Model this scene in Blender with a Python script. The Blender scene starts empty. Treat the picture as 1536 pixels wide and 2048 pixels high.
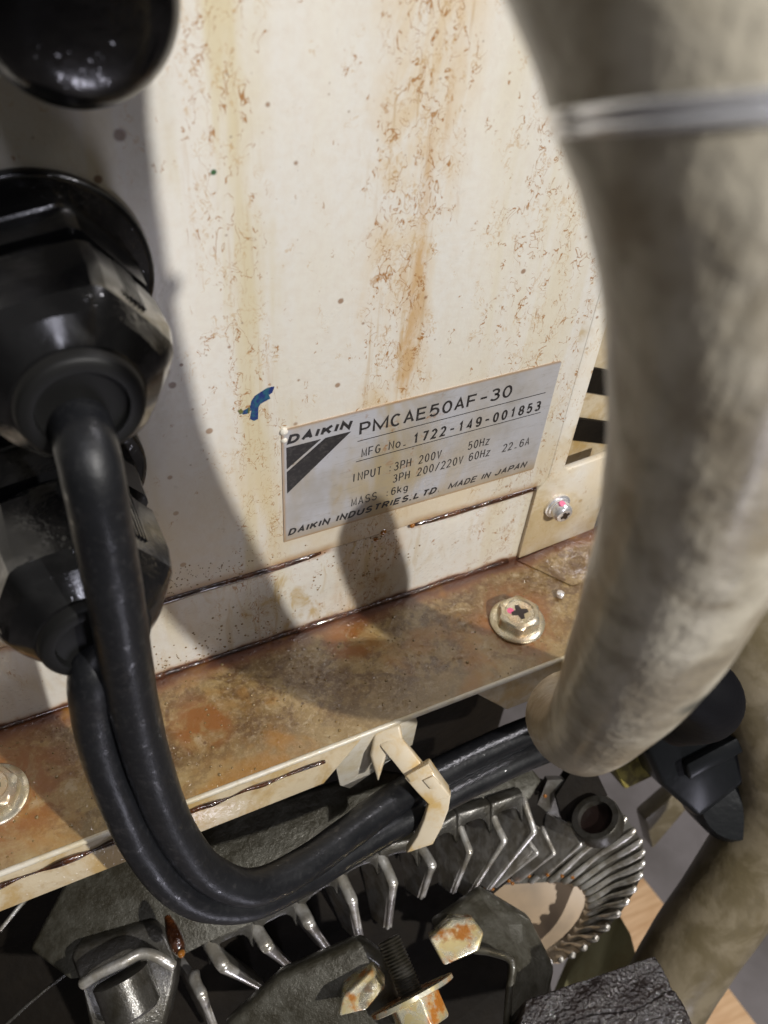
import bpy, bmesh, math, random
from mathutils import Vector, Matrix, Quaternion
random.seed(7)
SC = bpy.context.scene
COL = SC.collection
V = Vector
# ------------------------------------------------------------------ camera
RW = ((0.9047794484594501, -0.42072550805600645, 0.06606206563852694),
      (-0.2649550768171381, -0.6775255513359333, -0.686118017950093),
      (0.33342608913256644, 0.6032820021830219, -0.7244845539608192))   # rows: camera right, down, forward in world axes
CAM = V((-0.06001490936964737, -0.1699932727980266, 0.20433348383850936))
FPX = 1766.42
rt, dn, fw = (V(r).normalized() for r in RW)
cam = bpy.data.cameras.new('camera')
co = bpy.data.objects.new('camera', cam); COL.objects.link(co)
m = Matrix((rt, -dn, -fw)).transposed().to_4x4(); m.translation = CAM
co.matrix_world = m
cam.sensor_fit = 'VERTICAL'; cam.sensor_height = 24.0; cam.lens = 24.0 * FPX / 2048
cam.clip_start = 0.002; cam.clip_end = 50
cam.dof.use_dof = True; cam.dof.focus_distance = 0.262
cam.dof.aperture_fstop = (cam.lens / 1000) / 0.0017
SC.camera = co
# ------------------------------------------------------------------ world and lamps
w = bpy.data.worlds.new('World'); SC.world = w; w.use_nodes = True
nt = w.node_tree; bg = nt.nodes['Background']
tc = nt.nodes.new('ShaderNodeTexCoord'); sx = nt.nodes.new('ShaderNodeSeparateXYZ'); cr = nt.nodes.new('ShaderNodeValToRGB')
nt.links.new(tc.outputs['Generated'], sx.inputs[0]); nt.links.new(sx.outputs['Z'], cr.inputs[0]); nt.links.new(cr.outputs[0], bg.inputs[0])
cr.color_ramp.elements[0].position = 0.0; cr.color_ramp.elements[0].color = (.08, .07, .05, 1)
cr.color_ramp.elements[1].position = 0.8; cr.color_ramp.elements[1].color = (.80, .77, .72, 1)
bg.inputs[1].default_value = 0.22
def lamp(name, kind, loc, power, size, color, target=None, sy=None):
    l = bpy.data.lights.new(name, kind); l.energy = power; l.color = color
    if kind == 'POINT': l.shadow_soft_size = size
    else:
        l.size = size
        if sy: l.shape = 'RECTANGLE'; l.size_y = sy
    o = bpy.data.objects.new(name, l); COL.objects.link(o); o.location = loc
    if target is not None: o.rotation_euler = (V(target) - V(loc)).to_track_quat('-Z', 'Y').to_euler()
    return o
LK = V((0.2534, -0.7208, 0.6024))
lamp('work_lamp', 'POINT', LK, 38, 0.010, (1.0, .975, .94))
lamp('ceiling_tube', 'AREA', (-.10, -.62, .95), 1.3, 0.08, (.86, .86, 1.0), (-.05, 0, .1), 0.2)
lamp('ceiling_panel', 'AREA', (.75, -.12, 1.0), 3.2, 0.18, (.95, .92, .97), (0.06, -.13, -.12), 0.18)
lamp('low_streak_light', 'AREA', (.02, -.62, -.38), .55, .07, (.86, .85, 1.0), (0, 0, 0), .22)  # soft light added low in front to streak the cable and panel
SC.view_settings.view_transform = 'Standard'; SC.view_settings.look = 'None'
SC.view_settings.exposure = 0; SC.view_settings.gamma = 1; SC.view_settings.use_curve_mapping = False
# ------------------------------------------------------------------ placing helpers
def ray(px, py): return rt * ((px - 768) / FPX) + dn * ((py - 1024) / FPX) + fw
def at(px, py, d): return CAM + ray(px, py) * d
def onY(px, py, y): r = ray(px, py); return CAM + r * ((y - CAM.y) / r.y)
def onZ(px, py, z): r = ray(px, py); return CAM + r * ((z - CAM.z) / r.z)
# ------------------------------------------------------------------ object helpers
def tag(o, label=None, cat=None, group=None, kind=None):
    if label: o['label'] = label
    if cat: o['category'] = cat
    if group: o['group'] = group
    if kind: o['kind'] = kind
    return o
def thing(name, loc, label, cat, group=None):
    o = bpy.data.objects.new(name, None); COL.objects.link(o); o.location = loc; o.empty_display_size = .01
    return tag(o, label, cat, group)
def mesh(name, verts, faces, mat, parent=None, smooth=False, bevel=0, bseg=2, angle=40, subsurf=0):
    """verts in world coordinates"""
    me = bpy.data.meshes.new(name)
    off = parent.matrix_world.translation if parent and parent.parent is None else V((0, 0, 0))
    if parent: off = world_loc(parent)
    me.from_pydata([tuple(V(v) - off) for v in verts], [], faces); me.update()
    bm = bmesh.new(); bm.from_mesh(me); bmesh.ops.recalc_face_normals(bm, faces=bm.faces)
    if bevel:
        es = [e for e in bm.edges if len(e.link_faces) == 2 and e.calc_face_angle(0) > math.radians(25)]
        bmesh.ops.bevel(bm, geom=es, offset=bevel, segments=bseg, affect='EDGES', profile=.5, clamp_overlap=True)
    bm.to_mesh(me); bm.free()
    o = bpy.data.objects.new(name, me); COL.objects.link(o)
    if mat: me.materials.append(mat)
    if parent: o.parent = parent
    if smooth or bevel:
        me.polygons.foreach_set('use_smooth', [True] * len(me.polygons))
        me.set_sharp_from_angle(angle=math.radians(angle))
    if subsurf:
        s = o.modifiers.new('s', 'SUBSURF'); s.levels = s.render_levels = subsurf
    return o
def world_loc(o):
    l = V(o.location)
    while o.parent: o = o.parent; l += V(o.location)
    return l
def box(a, b):
    x0, y0, z0 = a; x1, y1, z1 = b
    v = [(x, y, z) for x in (x0, x1) for y in (y0, y1) for z in (z0, z1)]
    return v, [(0, 1, 3, 2), (4, 6, 7, 5), (0, 4, 5, 1), (2, 3, 7, 6), (0, 2, 6, 4), (1, 5, 7, 3)]
def prism(poly, ext):
    """poly: 3D outline, ext: extrusion vector"""
    n = len(poly); v = [V(p) for p in poly] + [V(p) + V(ext) for p in poly]
    return v, [tuple(range(n)), tuple(range(2 * n - 1, n - 1, -1))] + [(i, (i + 1) % n, n + (i + 1) % n, n + i) for i in range(n)]
def join(*parts):
    v, f = [], []
    for a, b in parts:
        k = len(v); v += list(a); f += [tuple(i + k for i in q) for q in b]
    return v, f
def frame(axis):
    a = V(axis).normalized(); u = a.orthogonal().normalized()
    if abs(a.z) < .9: u = V((0, 0, 1)).cross(a).normalized()
    return a, u, a.cross(u).normalized()
def lathe(c, axis, prof, seg=48, rot=0, flat=None):
    """prof: (t along axis, radius[, hexagonality 0..1]); closed with caps"""
    a, u, w_ = frame(axis); c = V(c); v = []; f = []
    for p in prof:
        t, r = p[0], p[1]; hx = p[2] if len(p) > 2 else 0
        for k in range(seg):
            th = 2 * math.pi * k / seg + rot
            rr = r
            if hx:
                q = (th - rot) % (math.pi / 3) - math.pi / 6
                rr = r * (1 - hx) + r * hx * min(1 / max(math.cos(q), .1), 1.12)
            v.append(c + a * t + (u * math.cos(th) + w_ * math.sin(th)) * rr)
    for i in range(len(prof) - 1):
        for k in range(seg):
            k2 = (k + 1) % seg
            f.append((i * seg + k, i * seg + k2, (i + 1) * seg + k2, (i + 1) * seg + k))
    if prof[0][1] > 1e-6: f.append(tuple(range(seg - 1, -1, -1)))
    if prof[-1][1] > 1e-6: f.append(tuple(range((len(prof) - 1) * seg, len(prof) * seg)))
    return v, f
def catmull(P, n):
    P = [list(p) for p in P]
    P = [[2 * a - b for a, b in zip(P[0], P[1])]] + P + [[2 * a - b for a, b in zip(P[-1], P[-2])]]
    out = []
    for i in range(1, len(P) - 2):
        for k in range(n):
            t = k / n
            out.append([.5 * (2 * b + (c - a) * t + (2 * a - 5 * b + 4 * c - d) * t * t + (3 * b - a - 3 * c + d) * t ** 3)
                        for a, b, c, d in zip(P[i - 1], P[i], P[i + 1], P[i + 2])])
    out.append(P[-2]); return out
def tube(P, seg=32, n=8, wob=0):
    """P: (x, y, z, radius) controls"""
    Q = catmull(P, n); v = []; f = []; pts = [V(q[:3]) for q in Q]
    T = [(pts[min(i + 1, len(pts) - 1)] - pts[max(i - 1, 0)]).normalized() for i in range(len(pts))]
    u = T[0].orthogonal().normalized()
    ring = 0
    def add(c, u_, w_, r, k_=0):
        for k in range(seg):
            th = 2 * math.pi * k / seg
            rr = r * (1 + wob * math.sin(3 * th + k_ * .7) * math.sin(k_ * .37))
            v.append(c + (u_ * math.cos(th) + w_ * math.sin(th)) * rr)
    # rounded start
    for i in range(len(pts)):
        if i: u = (T[i - 1].rotation_difference(T[i]) @ u); u = (u - T[i] * u.dot(T[i])).normalized()
        wv = T[i].cross(u)
        if i == 0:
            for s in (1.0, .92, .7, .38):
                add(pts[0] - T[0] * Q[0][3] * s * .6, u, wv, Q[0][3] * max(.02, math.sqrt(max(0, 1 - s * s)))); ring += 1
        add(pts[i], u, wv, Q[i][3], i); ring += 1
        if i == len(pts) - 1:
            for s in (.38, .7, .92, 1.0):
                add(pts[i] + T[i] * Q[i][3] * s * .6, u, wv, Q[i][3] * max(.02, math.sqrt(max(0, 1 - s * s)))); ring += 1
    for i in range(ring - 1):
        for k in range(seg):
            k2 = (k + 1) % seg
            f.append((i * seg + k, i * seg + k2, (i + 1) * seg + k2, (i + 1) * seg + k))
    f.append(tuple(range(seg - 1, -1, -1))); f.append(tuple(range((ring - 1) * seg, ring * seg)))
    return v, f
# ------------------------------------------------------------------ node helpers
class NT:
    def __init__(s, name):
        s.m = bpy.data.materials.new(name); s.m.use_nodes = True; s.t = s.m.node_tree
        s.b = s.t.nodes['Principled BSDF']; s.co = s.t.nodes.new('ShaderNodeTexCoord').outputs['Object']
        s.g = s.t.nodes.new('ShaderNodeNewGeometry').outputs['Position']
    def sock(s, i, v):
        if hasattr(v, 'links'): s.t.links.new(v, i)
        elif v is not None: i.default_value = v
    def math(s, op, a, b=0.0, c=None, clamp=False):
        n = s.t.nodes.new('ShaderNodeMath'); n.operation = op; n.use_clamp = clamp
        s.sock(n.inputs[0], a); s.sock(n.inputs[1], b)
        if c is not None: s.sock(n.inputs[2], c)
        return n.outputs[0]
    def mul(s, a, b): return s.math('MULTIPLY', a, b)
    def add(s, a, b): return s.math('ADD', a, b)
    def sub(s, a, b): return s.math('SUBTRACT', a, b)
    def smooth(s, x, lo, hi, a=0.0, b=1.0):
        n = s.t.nodes.new('ShaderNodeMapRange'); n.interpolation_type = 'SMOOTHSTEP'
        s.sock(n.inputs[0], x)
        if hi < lo: lo, hi, a, b = hi, lo, b, a
        for i, q in ((1, lo), (2, hi), (3, a), (4, b)): n.inputs[i].default_value = q
        return n.outputs[0]
    def xyz(s, v=None):
        n = s.t.nodes.new('ShaderNodeSeparateXYZ'); s.sock(n.inputs[0], v or s.g); return n.outputs
    def scale(s, sc, v=None, loc=(0, 0, 0)):
        n = s.t.nodes.new('ShaderNodeMapping'); s.sock(n.inputs[0], v or s.g)
        n.inputs['Scale'].default_value = sc; n.inputs['Location'].default_value = loc; return n.outputs[0]
    def noise(s, sc, detail=3, rough=.5, dist=0, loc=(0, 0, 0), v=None):
        n = s.t.nodes.new('ShaderNodeTexNoise'); s.sock(n.inputs['Vector'], s.scale(sc if isinstance(sc, tuple) else (sc,) * 3, v, loc))
        n.inputs['Scale'].default_value = 1; n.inputs['Detail'].default_value = detail
        n.inputs['Roughness'].default_value = rough; n.inputs['Distortion'].default_value = dist
        return n.outputs[0]
    def voro(s, sc, feature='F1', loc=(0, 0, 0), v=None):
        n = s.t.nodes.new('ShaderNodeTexVoronoi'); s.sock(n.inputs['Vector'], s.scale(sc if isinstance(sc, tuple) else (sc,) * 3, v, loc))
        n.inputs['Scale'].default_value = 1; n.feature = feature; return n.outputs[0], n.outputs[1]
    def mix(s, f, a, b):
        n = s.t.nodes.new('ShaderNodeMix'); n.data_type = 'RGBA'
        s.sock(n.inputs[0], f)
        s.sock(n.inputs[6], a if hasattr(a, 'links') else (*a, 1)); s.sock(n.inputs[7], b if hasattr(b, 'links') else (*b, 1))
        return n.outputs[2]
    def bump(s, h, strength=.5, dist=.0005, nrm=None):
        n = s.t.nodes.new('ShaderNodeBump'); s.sock(n.inputs['Height'], h); n.inputs['Strength'].default_value = strength
        n.inputs['Distance'].default_value = dist
        if nrm: s.sock(n.inputs['Normal'], nrm)
        return n.outputs[0]
    def set(s, **k):
        for a, v in k.items():
            a = {'col': 'Base Color', 'rough': 'Roughness', 'metal': 'Metallic', 'n': 'Normal', 'coat': 'Coat Weight', 'coatr': 'Coat Roughness',
                 'coatn': 'Coat Normal', 'spec': 'Specular IOR Level', 'trans': 'Transmission Weight', 'ior': 'IOR', 'sss': 'Subsurface Weight'}[a]
            if isinstance(v, tuple) and len(v) == 3: v = (*v, 1)
            s.sock(s.b.inputs[a], v)
        return s.m
    def blob(s, cx, cz, r, X, Z, wob=None):
        d = s.math('SQRT', s.add(s.math('POWER', s.sub(X, cx), 2.0), s.math('POWER', s.sub(Z, cz), 2.0)))
        if wob: d = s.add(d, wob)
        return s.smooth(d, r * 1.35, r * .65)

M = {}
# --- stained cream paint of the cover
def paint_base(n):
    X, Y, Z = n.xyz()
    lo = n.noise((60, 60, 14), 4, .6)
    mott = n.noise(350, 4, .65)
    base = n.mix(n.smooth(lo, .35, .7), (.70, .68, .63), (.70, .665, .575))
    base = n.mix(n.smooth(mott, .35, .75), base, (.67, .625, .55))
    # greenish-yellow run marks, drawn out along the vertical
    run = n.noise((95, 95, 10), 3, .55, .4, (3, 1, 2))
    wobx = n.mul(n.sub(n.noise((12, 12, 30), 3, .6), .5), .022)
    def band(c, wd, sl=0.0):
        d = n.math('ABSOLUTE', n.add(n.sub(X, c), n.add(wobx, n.mul(Z, sl))))
        return n.smooth(d, wd, wd * .25)
    bA = band(-.007, .013, .03); bB = band(.031, .016, -.02); bC = band(-.036, .008); bD = band(.085, .03, .1)
    st = n.math('MAXIMUM', n.mul(bA, .75), n.math('MAXIMUM', n.mul(bC, .45), n.mul(bD, .35)))
    base = n.mix(n.mul(st, n.smooth(run, .42, .62)), base, (.60, .51, .30))
    patch = n.smooth(n.noise((75, 75, 26), 4, .65, .8, (6, 1, 6)), .40, .62)
    base = n.mix(n.mul(bB, n.mul(patch, .62)), base, (.62, .47, .27))
    base = n.mix(n.mul(n.mul(bB, n.smooth(run, .48, .66)), n.smooth(n.noise((150, 150, 50), 4, .65, .6, (1, 1, 6)), .42, .60, .15, .8)), base, (.52, .32, .13))
    fine = n.noise((420, 420, 22), 3, .6, .2, (2, 5, 2))
    base = n.mix(n.mul(n.math('MAXIMUM', bB, n.mul(bA, .7)), n.smooth(fine, .56, .70, 0, .6)), base, (.48, .33, .16))
    blot = n.smooth(n.noise((190, 190, 110), 4, .7, .5, (4, 9, 4)), .60, .67)
    base = n.mix(n.mul(n.mul(bB, blot), .75), base, (.40, .21, .07))
    # worm-like rust flecks
    allb = n.math('MAXIMUM', n.math('MAXIMUM', n.mul(bA, .8), bB), n.math('MAXIMUM', n.mul(bD, .75), .10))
    w1 = n.noise((260, 260, 170), 2, .5, 1.6, (5, 5, 5))
    ridge = n.smooth(n.math('ABSOLUTE', n.sub(w1, .5)), .022, .006)
    gate = n.smooth(n.add(n.noise((230, 230, 120), 3, .6, 0, (9, 2, 4)), n.mul(allb, .19)), .63, .68)
    base = n.mix(n.mul(n.mul(ridge, gate), .95), base, (.34, .16, .045))
    w2 = n.noise((430, 430, 300), 2, .5, 1.2, (1, 7, 3))
    ridge2 = n.smooth(n.math('ABSOLUTE', n.sub(w2, .5)), .03, .008)
    gate2 = n.smooth(n.add(n.noise((150, 150, 90), 3, .6, 0, (2, 8, 4)), n.mul(allb, .16)), .60, .68)
    base = n.mix(n.mul(n.mul(ridge2, gate2), .55), base, (.50, .33, .15))
    # scattered dots
    d, c = n.voro(170, loc=(.3, .2, .7)); rs = n.xyz(c)[0]
    dot = n.smooth(n.add(d, n.mul(rs, .55)), .20, .12)
    base = n.mix(n.mul(dot, .8), base, (.24, .12, .05))
    d, c = n.voro(430, loc=(.9, .2, .1)); rs = n.xyz(c)[0]
    dot2 = n.smooth(n.add(d, n.mul(rs, .8)), .20, .1)
    base = n.mix(n.mul(dot2, .7), base, (.33, .25, .18))
    return base, X, Y, Z
def greasy(n, Z, zlo=-.012, zhi=.05):
    return n.smooth(Z, zhi, zlo)
n = NT('panel_paint')
base, X, Y, Z = paint_base(n)
w1 = n.noise(90, 3, .6); wob = n.mul(n.sub(w1, .5), .02)
# yellow grease haze toward the bottom and around the nameplate
hz = n.mul(n.smooth(Z, .075, -.01), n.smooth(n.noise(28, 4, .6, 0, (2, 2, 2)), .30, .6))
base = n.mix(n.mul(hz, .55), base, (.66, .52, .30))
for cx, cz, r in ((-.0306, .129, .0011), (-.0272, .0682, .0009), (-.0285, .0725, .0011), (-.036, .121, .0008), (-.0245, .0735, .0005)):
    base = n.mix(n.mul(n.blob(cx, cz, r, X, Z, n.mul(wob, .04)), .85), base, (.16, .075, .03))
base = n.mix(n.blob(-.0131, .1192, .0006, X, Z), base, (.03, .10, .03))
halo = n.smooth(n.add(Z, n.mul(n.sub(n.noise(80, 4, .6), .5), .004)), -.0060, -.0102)
base = n.mix(n.mul(n.mul(n.mul(halo, n.smooth(X, .0945, .0935)), n.smooth(n.math('ABSOLUTE', n.sub(X, .031)), .010, .018, .25, 1)), .8), base, (.36, .19, .065))
sg = n.mul(n.smooth(X, .0938, .0946), n.smooth(n.add(n.smooth(Z, .002, -.045, 0, .18), n.noise(45, 4, .65, .4, (7, 7, 7))), .48, .72))
base = n.mix(n.mul(sg, .75), base, (.46, .33, .14))
rr = n.math('MULTIPLY_ADD', n.noise(120, 3, .6), .3, .17)
M['panel'] = n.set(col=base, rough=rr, coat=n.smooth(Z, .1, -.02, .0, .6), coatr=.16,
                   n=n.bump(n.noise(700, 3, .6), .25, .0003), coatn=n.bump(n.noise(260, 4, .7), .5, .0004))
# --- lower strip: same paint, wetter
n = NT('apron_paint')
base, X, Y, Z = paint_base(n)
w1 = n.noise(70, 4, .65)
drip = n.smooth(n.noise((150, 150, 45), 4, .6, .8, (4, 4, 1)), .50, .66)
base = n.mix(n.mul(drip, n.smooth(n.math('ABSOLUTE', n.sub(X, .012)), .05, .01, .2, .9)), base, (.50, .36, .16))
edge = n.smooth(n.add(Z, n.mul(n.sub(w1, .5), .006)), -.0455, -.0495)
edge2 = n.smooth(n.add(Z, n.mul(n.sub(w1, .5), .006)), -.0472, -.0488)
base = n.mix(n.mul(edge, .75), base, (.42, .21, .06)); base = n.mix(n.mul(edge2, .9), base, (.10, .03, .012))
top = n.smooth(n.add(Z, n.mul(n.sub(w1, .5), .008)), -.0145, -.0118)
midx = n.smooth(n.math('ABSOLUTE', n.sub(X, .031)), .012, .017)
base = n.mix(n.mul(n.mul(top, midx), .8), base, (.36, .16, .05))
drops = n.smooth(n.voro(620)[0], .42, .0)
M['apron'] = n.set(col=base, rough=.34, coat=.8, coatr=.08, coatn=n.bump(n.add(n.mul(drops, n.smooth(n.noise(60, 2), .45, .6)), n.noise(300, 3, .6)), .55, .0006),
                   n=n.bump(n.noise(500, 3, .6), .3, .0003))
# --- ledge: brown burnt grease on cream paint
def grease(n, dark=1.0):
    X, Y, Z = n.xyz()
    a = n.noise(42, 5, .62, .3, (1, 3, 0)); b = n.noise(120, 5, .7, .5, (7, 3, 0)); c = n.noise(420, 4, .6)
    col = n.mix(n.smooth(a, .36, .62), (.30, .205, .08), (.135, .072, .018))
    col = n.mix(n.mul(n.smooth(b, .45, .58), .85), col, (.085, .038, .009))
    col = n.mix(n.mul(n.smooth(b, .42, .30), .6), col, (.46, .38, .25))
    col = n.mix(n.mul(n.smooth(c, .45, .75), .5), col, (.40, .30, .17))
    fn = n.noise(900, 3, .7); col = n.mix(n.mul(n.smooth(fn, .52, .70), .55), col, (.17, .11, .05)); col = n.mix(n.mul(n.smooth(fn, .46, .32), .35), col, (.46, .36, .22))
    d, q = n.voro(240, loc=(.1, .4, .3)); rs = n.xyz(q)[0]
    col = n.mix(n.mul(n.smooth(n.add(d, n.mul(rs, .7)), .22, .12), .8), col, (.06, .03, .012))
    return col, X, Y, Z, a, b
n = NT('ledge_grease')
col, X, Y, Z, a, b = grease(n)
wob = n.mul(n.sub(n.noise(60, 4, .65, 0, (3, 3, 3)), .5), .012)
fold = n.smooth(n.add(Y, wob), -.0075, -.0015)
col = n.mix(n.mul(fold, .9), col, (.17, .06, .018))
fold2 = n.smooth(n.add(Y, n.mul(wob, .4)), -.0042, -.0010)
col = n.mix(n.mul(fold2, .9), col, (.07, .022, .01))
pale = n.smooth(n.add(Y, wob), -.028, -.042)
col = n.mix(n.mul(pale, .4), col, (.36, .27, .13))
org = n.smooth(n.noise(26, 4, .6, .4, (8, 8, 1)), .52, .64)
col = n.mix(n.mul(org, .7), col, (.30, .135, .018))
for cx, cy, r in ((-.037, -.021, .010), (-.097, -.021, .020), (.0794, -.0245, .016), (.02, -.010, .009)):
    d = n.math('SQRT', n.add(n.math('POWER', n.sub(X, cx), 2.0), n.math('POWER', n.sub(Y, cy), 2.0)))
    bl = n.smooth(n.add(d, n.mul(wob, .9)), r * 1.3, r * .5)
    col = n.mix(n.mul(bl, n.smooth(b, .38, .56, .25, .95)), col, (.23, .085, .016))
drops = n.smooth(n.voro(520)[0], .45, .0)
h = n.add(n.mul(drops, n.smooth(n.noise(70, 3, .6, 0, (5, 5, 5)), .45, .62)), n.noise(240, 4, .65))
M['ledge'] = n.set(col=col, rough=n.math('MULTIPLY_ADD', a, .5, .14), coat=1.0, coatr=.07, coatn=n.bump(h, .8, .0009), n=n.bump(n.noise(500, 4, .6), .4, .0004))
# --- cream of the lower flange and tab
def cream(name, c1, c2, c3, wet=.7, rough=.35):
    n = NT(name); a = n.noise(70, 5, .65, .4); c = n.noise(320, 4, .6, 0, (3, 1, 1))
    col = n.mix(n.smooth(a, .42, .66), c1, c2); col = n.mix(n.mul(n.smooth(c, .5, .75), .5), col, c3)
    h = n.add(n.noise(300, 4, .6), n.mul(n.smooth(n.voro(600)[0], .4, 0), .6))
    return n.set(col=col, rough=rough, coat=wet, coatr=.08, coatn=n.bump(h, .45, .0005), n=n.bump(c, .3, .0003))
M['cream'] = cream('greasy_cream_paint', (.56, .47, .32), (.44, .30, .12), (.34, .22, .09))
M['pale'] = cream('pale_cream_paint', (.60, .56, .47), (.52, .44, .28), (.45, .36, .22), .3)
n = NT('dark_oil'); M['oil'] = n.set(col=n.mix(n.smooth(n.noise(150, 4, .6), .35, .65), (.018, .006, .003), (.08, .026, .008)), rough=.12, coat=1.0, coatr=.03, n=n.bump(n.noise(420, 3, .6), .8, .0008))
n = NT('oil_drop'); M['drop'] = n.set(col=(.20, .13, .05), rough=.04, coat=1.0, coatr=.02)
n = NT('amber_oil'); M['amber'] = n.set(col=(.42, .16, .025), rough=.05, trans=.4, ior=1.45, coat=1.0)
# --- nameplate foil
n = NT('silver_label'); X, Y, Z = n.xyz()
st = n.mul(n.smooth(n.noise((50, 50, 22), 4, .6, .3), .42, .68), n.smooth(n.math('ABSOLUTE', n.sub(X, .03)), .045, .008, .25, 1))
sc2 = n.smooth(n.math('ABSOLUTE', n.sub(n.noise((40, 40, 420), 3, .5, .6, (2, 2, 2)), .5)), .012, .003)
col = n.mix(st, (.50, .50, .525), (.44, .35, .20)); col = n.mix(n.mul(sc2, .35), col, (.30, .28, .25)); col = n.mix(n.smooth(n.noise(38, 4, .7, 0, (5, 5, 5)), .42, .68, 0, .5), col, (.33, .29, .23)); col = n.mix(n.mul(n.smooth(n.add(Z, n.mul(n.sub(n.noise(70, 4, .6), .5), .01)), .0065, .0005), .6), col, (.40, .30, .16))
dt, dc = n.voro(260, loc=(.2, .2, .2)); col = n.mix(n.mul(n.smooth(n.add(dt, n.mul(n.xyz(dc)[0], .7)), .20, .10), .7), col, (.20, .13, .07))
br = n.noise(130, 4, .7, .5, (3, 3, 1)); col = n.mix(n.mul(n.smooth(br, .58, .70), n.smooth(n.math('ABSOLUTE', n.sub(X, .036)), .022, .008)), col, (.33, .17, .07))
ed = n.smooth(n.math('MINIMUM', Z, n.math('MINIMUM', X, n.sub(.0456, Z))), .0011, .0002)
col = n.mix(n.mul(ed, .65), col, (.40, .24, .10))
M['label'] = n.set(col=col, rough=.36, metal=.25, coat=.3, coatr=.15, n=n.bump(n.noise(160, 3, .5), .15, .0004))
n = NT('label_ink'); M['ink'] = n.set(col=n.mix(n.smooth(n.noise(900, 3, .6), .45, .8), (.018, .016, .016), (.06, .055, .05)), rough=.4)
n = NT('marker_ink'); c_ = n.noise(700, 3, .6); M['blue'] = n.set(col=n.mix(n.smooth(c_, .42, .60), (.005, .02, .13), (.01, .09, .14)), rough=.3)
n = NT('marker_ink_green'); M['inkgreen'] = n.set(col=(.12, .12, .02), rough=.3)
# --- black nylon of the glands
n = NT('oily_black_nylon'); a = n.noise(120, 4, .6)
wet = n.smooth(n.noise(45, 4, .6, .5, (1, 1, 3)), .45, .6)
M['nylon'] = n.set(col=(.006, .006, .0065), rough=n.smooth(a, .3, .7, .10, .26), spec=.45, coat=wet, coatr=.05,
                   n=n.bump(n.noise(900, 3, .6), .15, .0002), coatn=n.bump(n.add(n.noise(120, 4, .7), n.mul(n.mul(n.smooth(n.voro(380)[0], .4, 0), n.smooth(n.noise(60, 2, .5, 0, (9, 3, 3)), .54, .62)), .7)), .6, .0009))
n = NT('seal_rubber'); M['seal'] = n.set(col=(.007, .007, .0068), rough=.5, spec=.25)
n = NT('cable_sheath'); a = n.noise(70, 4, .6); b = n.noise(500, 4, .7)
M['cable'] = n.set(col=n.mix(n.smooth(b, .5, .8), (.008, .0085, .010), (.024, .024, .025)), rough=n.smooth(a, .3, .7, .30, .46), spec=.35,
                   n=n.bump(n.add(n.mul(b, .5), n.noise(160, 3, .6)), .45, .0004), coat=n.math('MAXIMUM', n.mul(n.smooth(n.noise(330, 3, .7, 0, (4, 1, 1)), .56, .66), .8), n.smooth(n.xyz()[0], .022, .034)), coatr=.10, coatn=n.bump(n.noise(520, 3, .7), .5, .0005))
n = NT('cable_wet'); b = n.noise(380, 4, .7)
M['cable_wet'] = n.set(col=(.010, .0105, .013), rough=.3, coat=.9, coatr=.12, n=n.bump(b, .4, .0004), coatn=n.bump(n.noise(550, 3, .7), .7, .0006))
# --- soft duct
n = NT('grimy_duct'); a = n.noise((60, 60, 45), 4, .6, .6); b = n.noise(150, 4, .6, .3, (4, 4, 4)); X, Y, Z = n.xyz()
col = n.mix(n.smooth(a, .38, .60), (.52, .475, .375), (.29, .245, .17))
col = n.mix(n.mul(n.smooth(b, .5, .72), .55), col, (.20, .17, .12))
low = n.smooth(Z, .08, 0); col = n.mix(n.mul(low, .45), col, (.30, .20, .09))
dk = at(1385, 1348, .1445)
d1 = n.math('SQRT', n.add(n.math('POWER', n.sub(X, dk.x), 2.0), n.math('POWER', n.mul(n.sub(Z, dk.z), 1.6), 2.0)))
col = n.mix(n.mul(n.smooth(n.add(d1, n.mul(n.sub(n.noise(260, 4, .6), .5), .012)), .0088, .0040), .9), col, (.045, .05, .04))
M['duct'] = n.set(col=col, rough=.40, coat=.35, coatr=.22, n=n.bump(n.add(n.noise(130, 4, .6), n.mul(n.noise((260, 260, 40), 3, .6), .5)), .7, .0012))
n = NT('grimy_pipe'); a = n.noise(60, 4, .6, .4)
M['pipe'] = n.set(col=n.mix(n.smooth(a, .38, .62), (.20, .165, .105), (.12, .095, .05)), rough=.4, coat=.2, coatr=.2, n=n.bump(n.noise(200, 3, .5), .4, .0008))
n = NT('bright_steel'); M['steel'] = n.set(col=(.88, .88, .90), metal=.75, rough=.22, n=n.bump(n.noise(260, 3, .6), .25, .0004))
# --- zinc hardware
def zinc(name, a_, b_, rust=.3):
    n = NT(name); a = n.noise(190, 4, .6, .6); b = n.noise(110, 4, .6, 0, (4, 4, 4))
    col = n.mix(n.smooth(a, .4, .62), a_, b_)
    rm = n.mul(n.smooth(b, .48, .62), rust * 2)
    col = n.mix(n.math('MINIMUM', rm, 1.0), col, (.45, .17, .03))
    return n.set(col=col, metal=n.smooth(b, .48, .62, .75, .75 - rust), rough=n.smooth(a, .3, .7, .2, .34), n=n.bump(n.noise(500, 3, .6), .25, .0003))
M['zinc'] = zinc('yellow_zinc', (.66, .60, .47), (.54, .46, .30), .12)
M['zinc_rust'] = zinc('rusty_zinc', (.97, .93, .74), (.90, .76, .40), .50)
n = NT('cross_slot'); M['slot'] = n.set(col=(.02, .012, .01), rough=.3)
n = NT('pink_marker'); M['pink'] = n.set(col=(.70, .13, .25), rough=.35)
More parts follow.
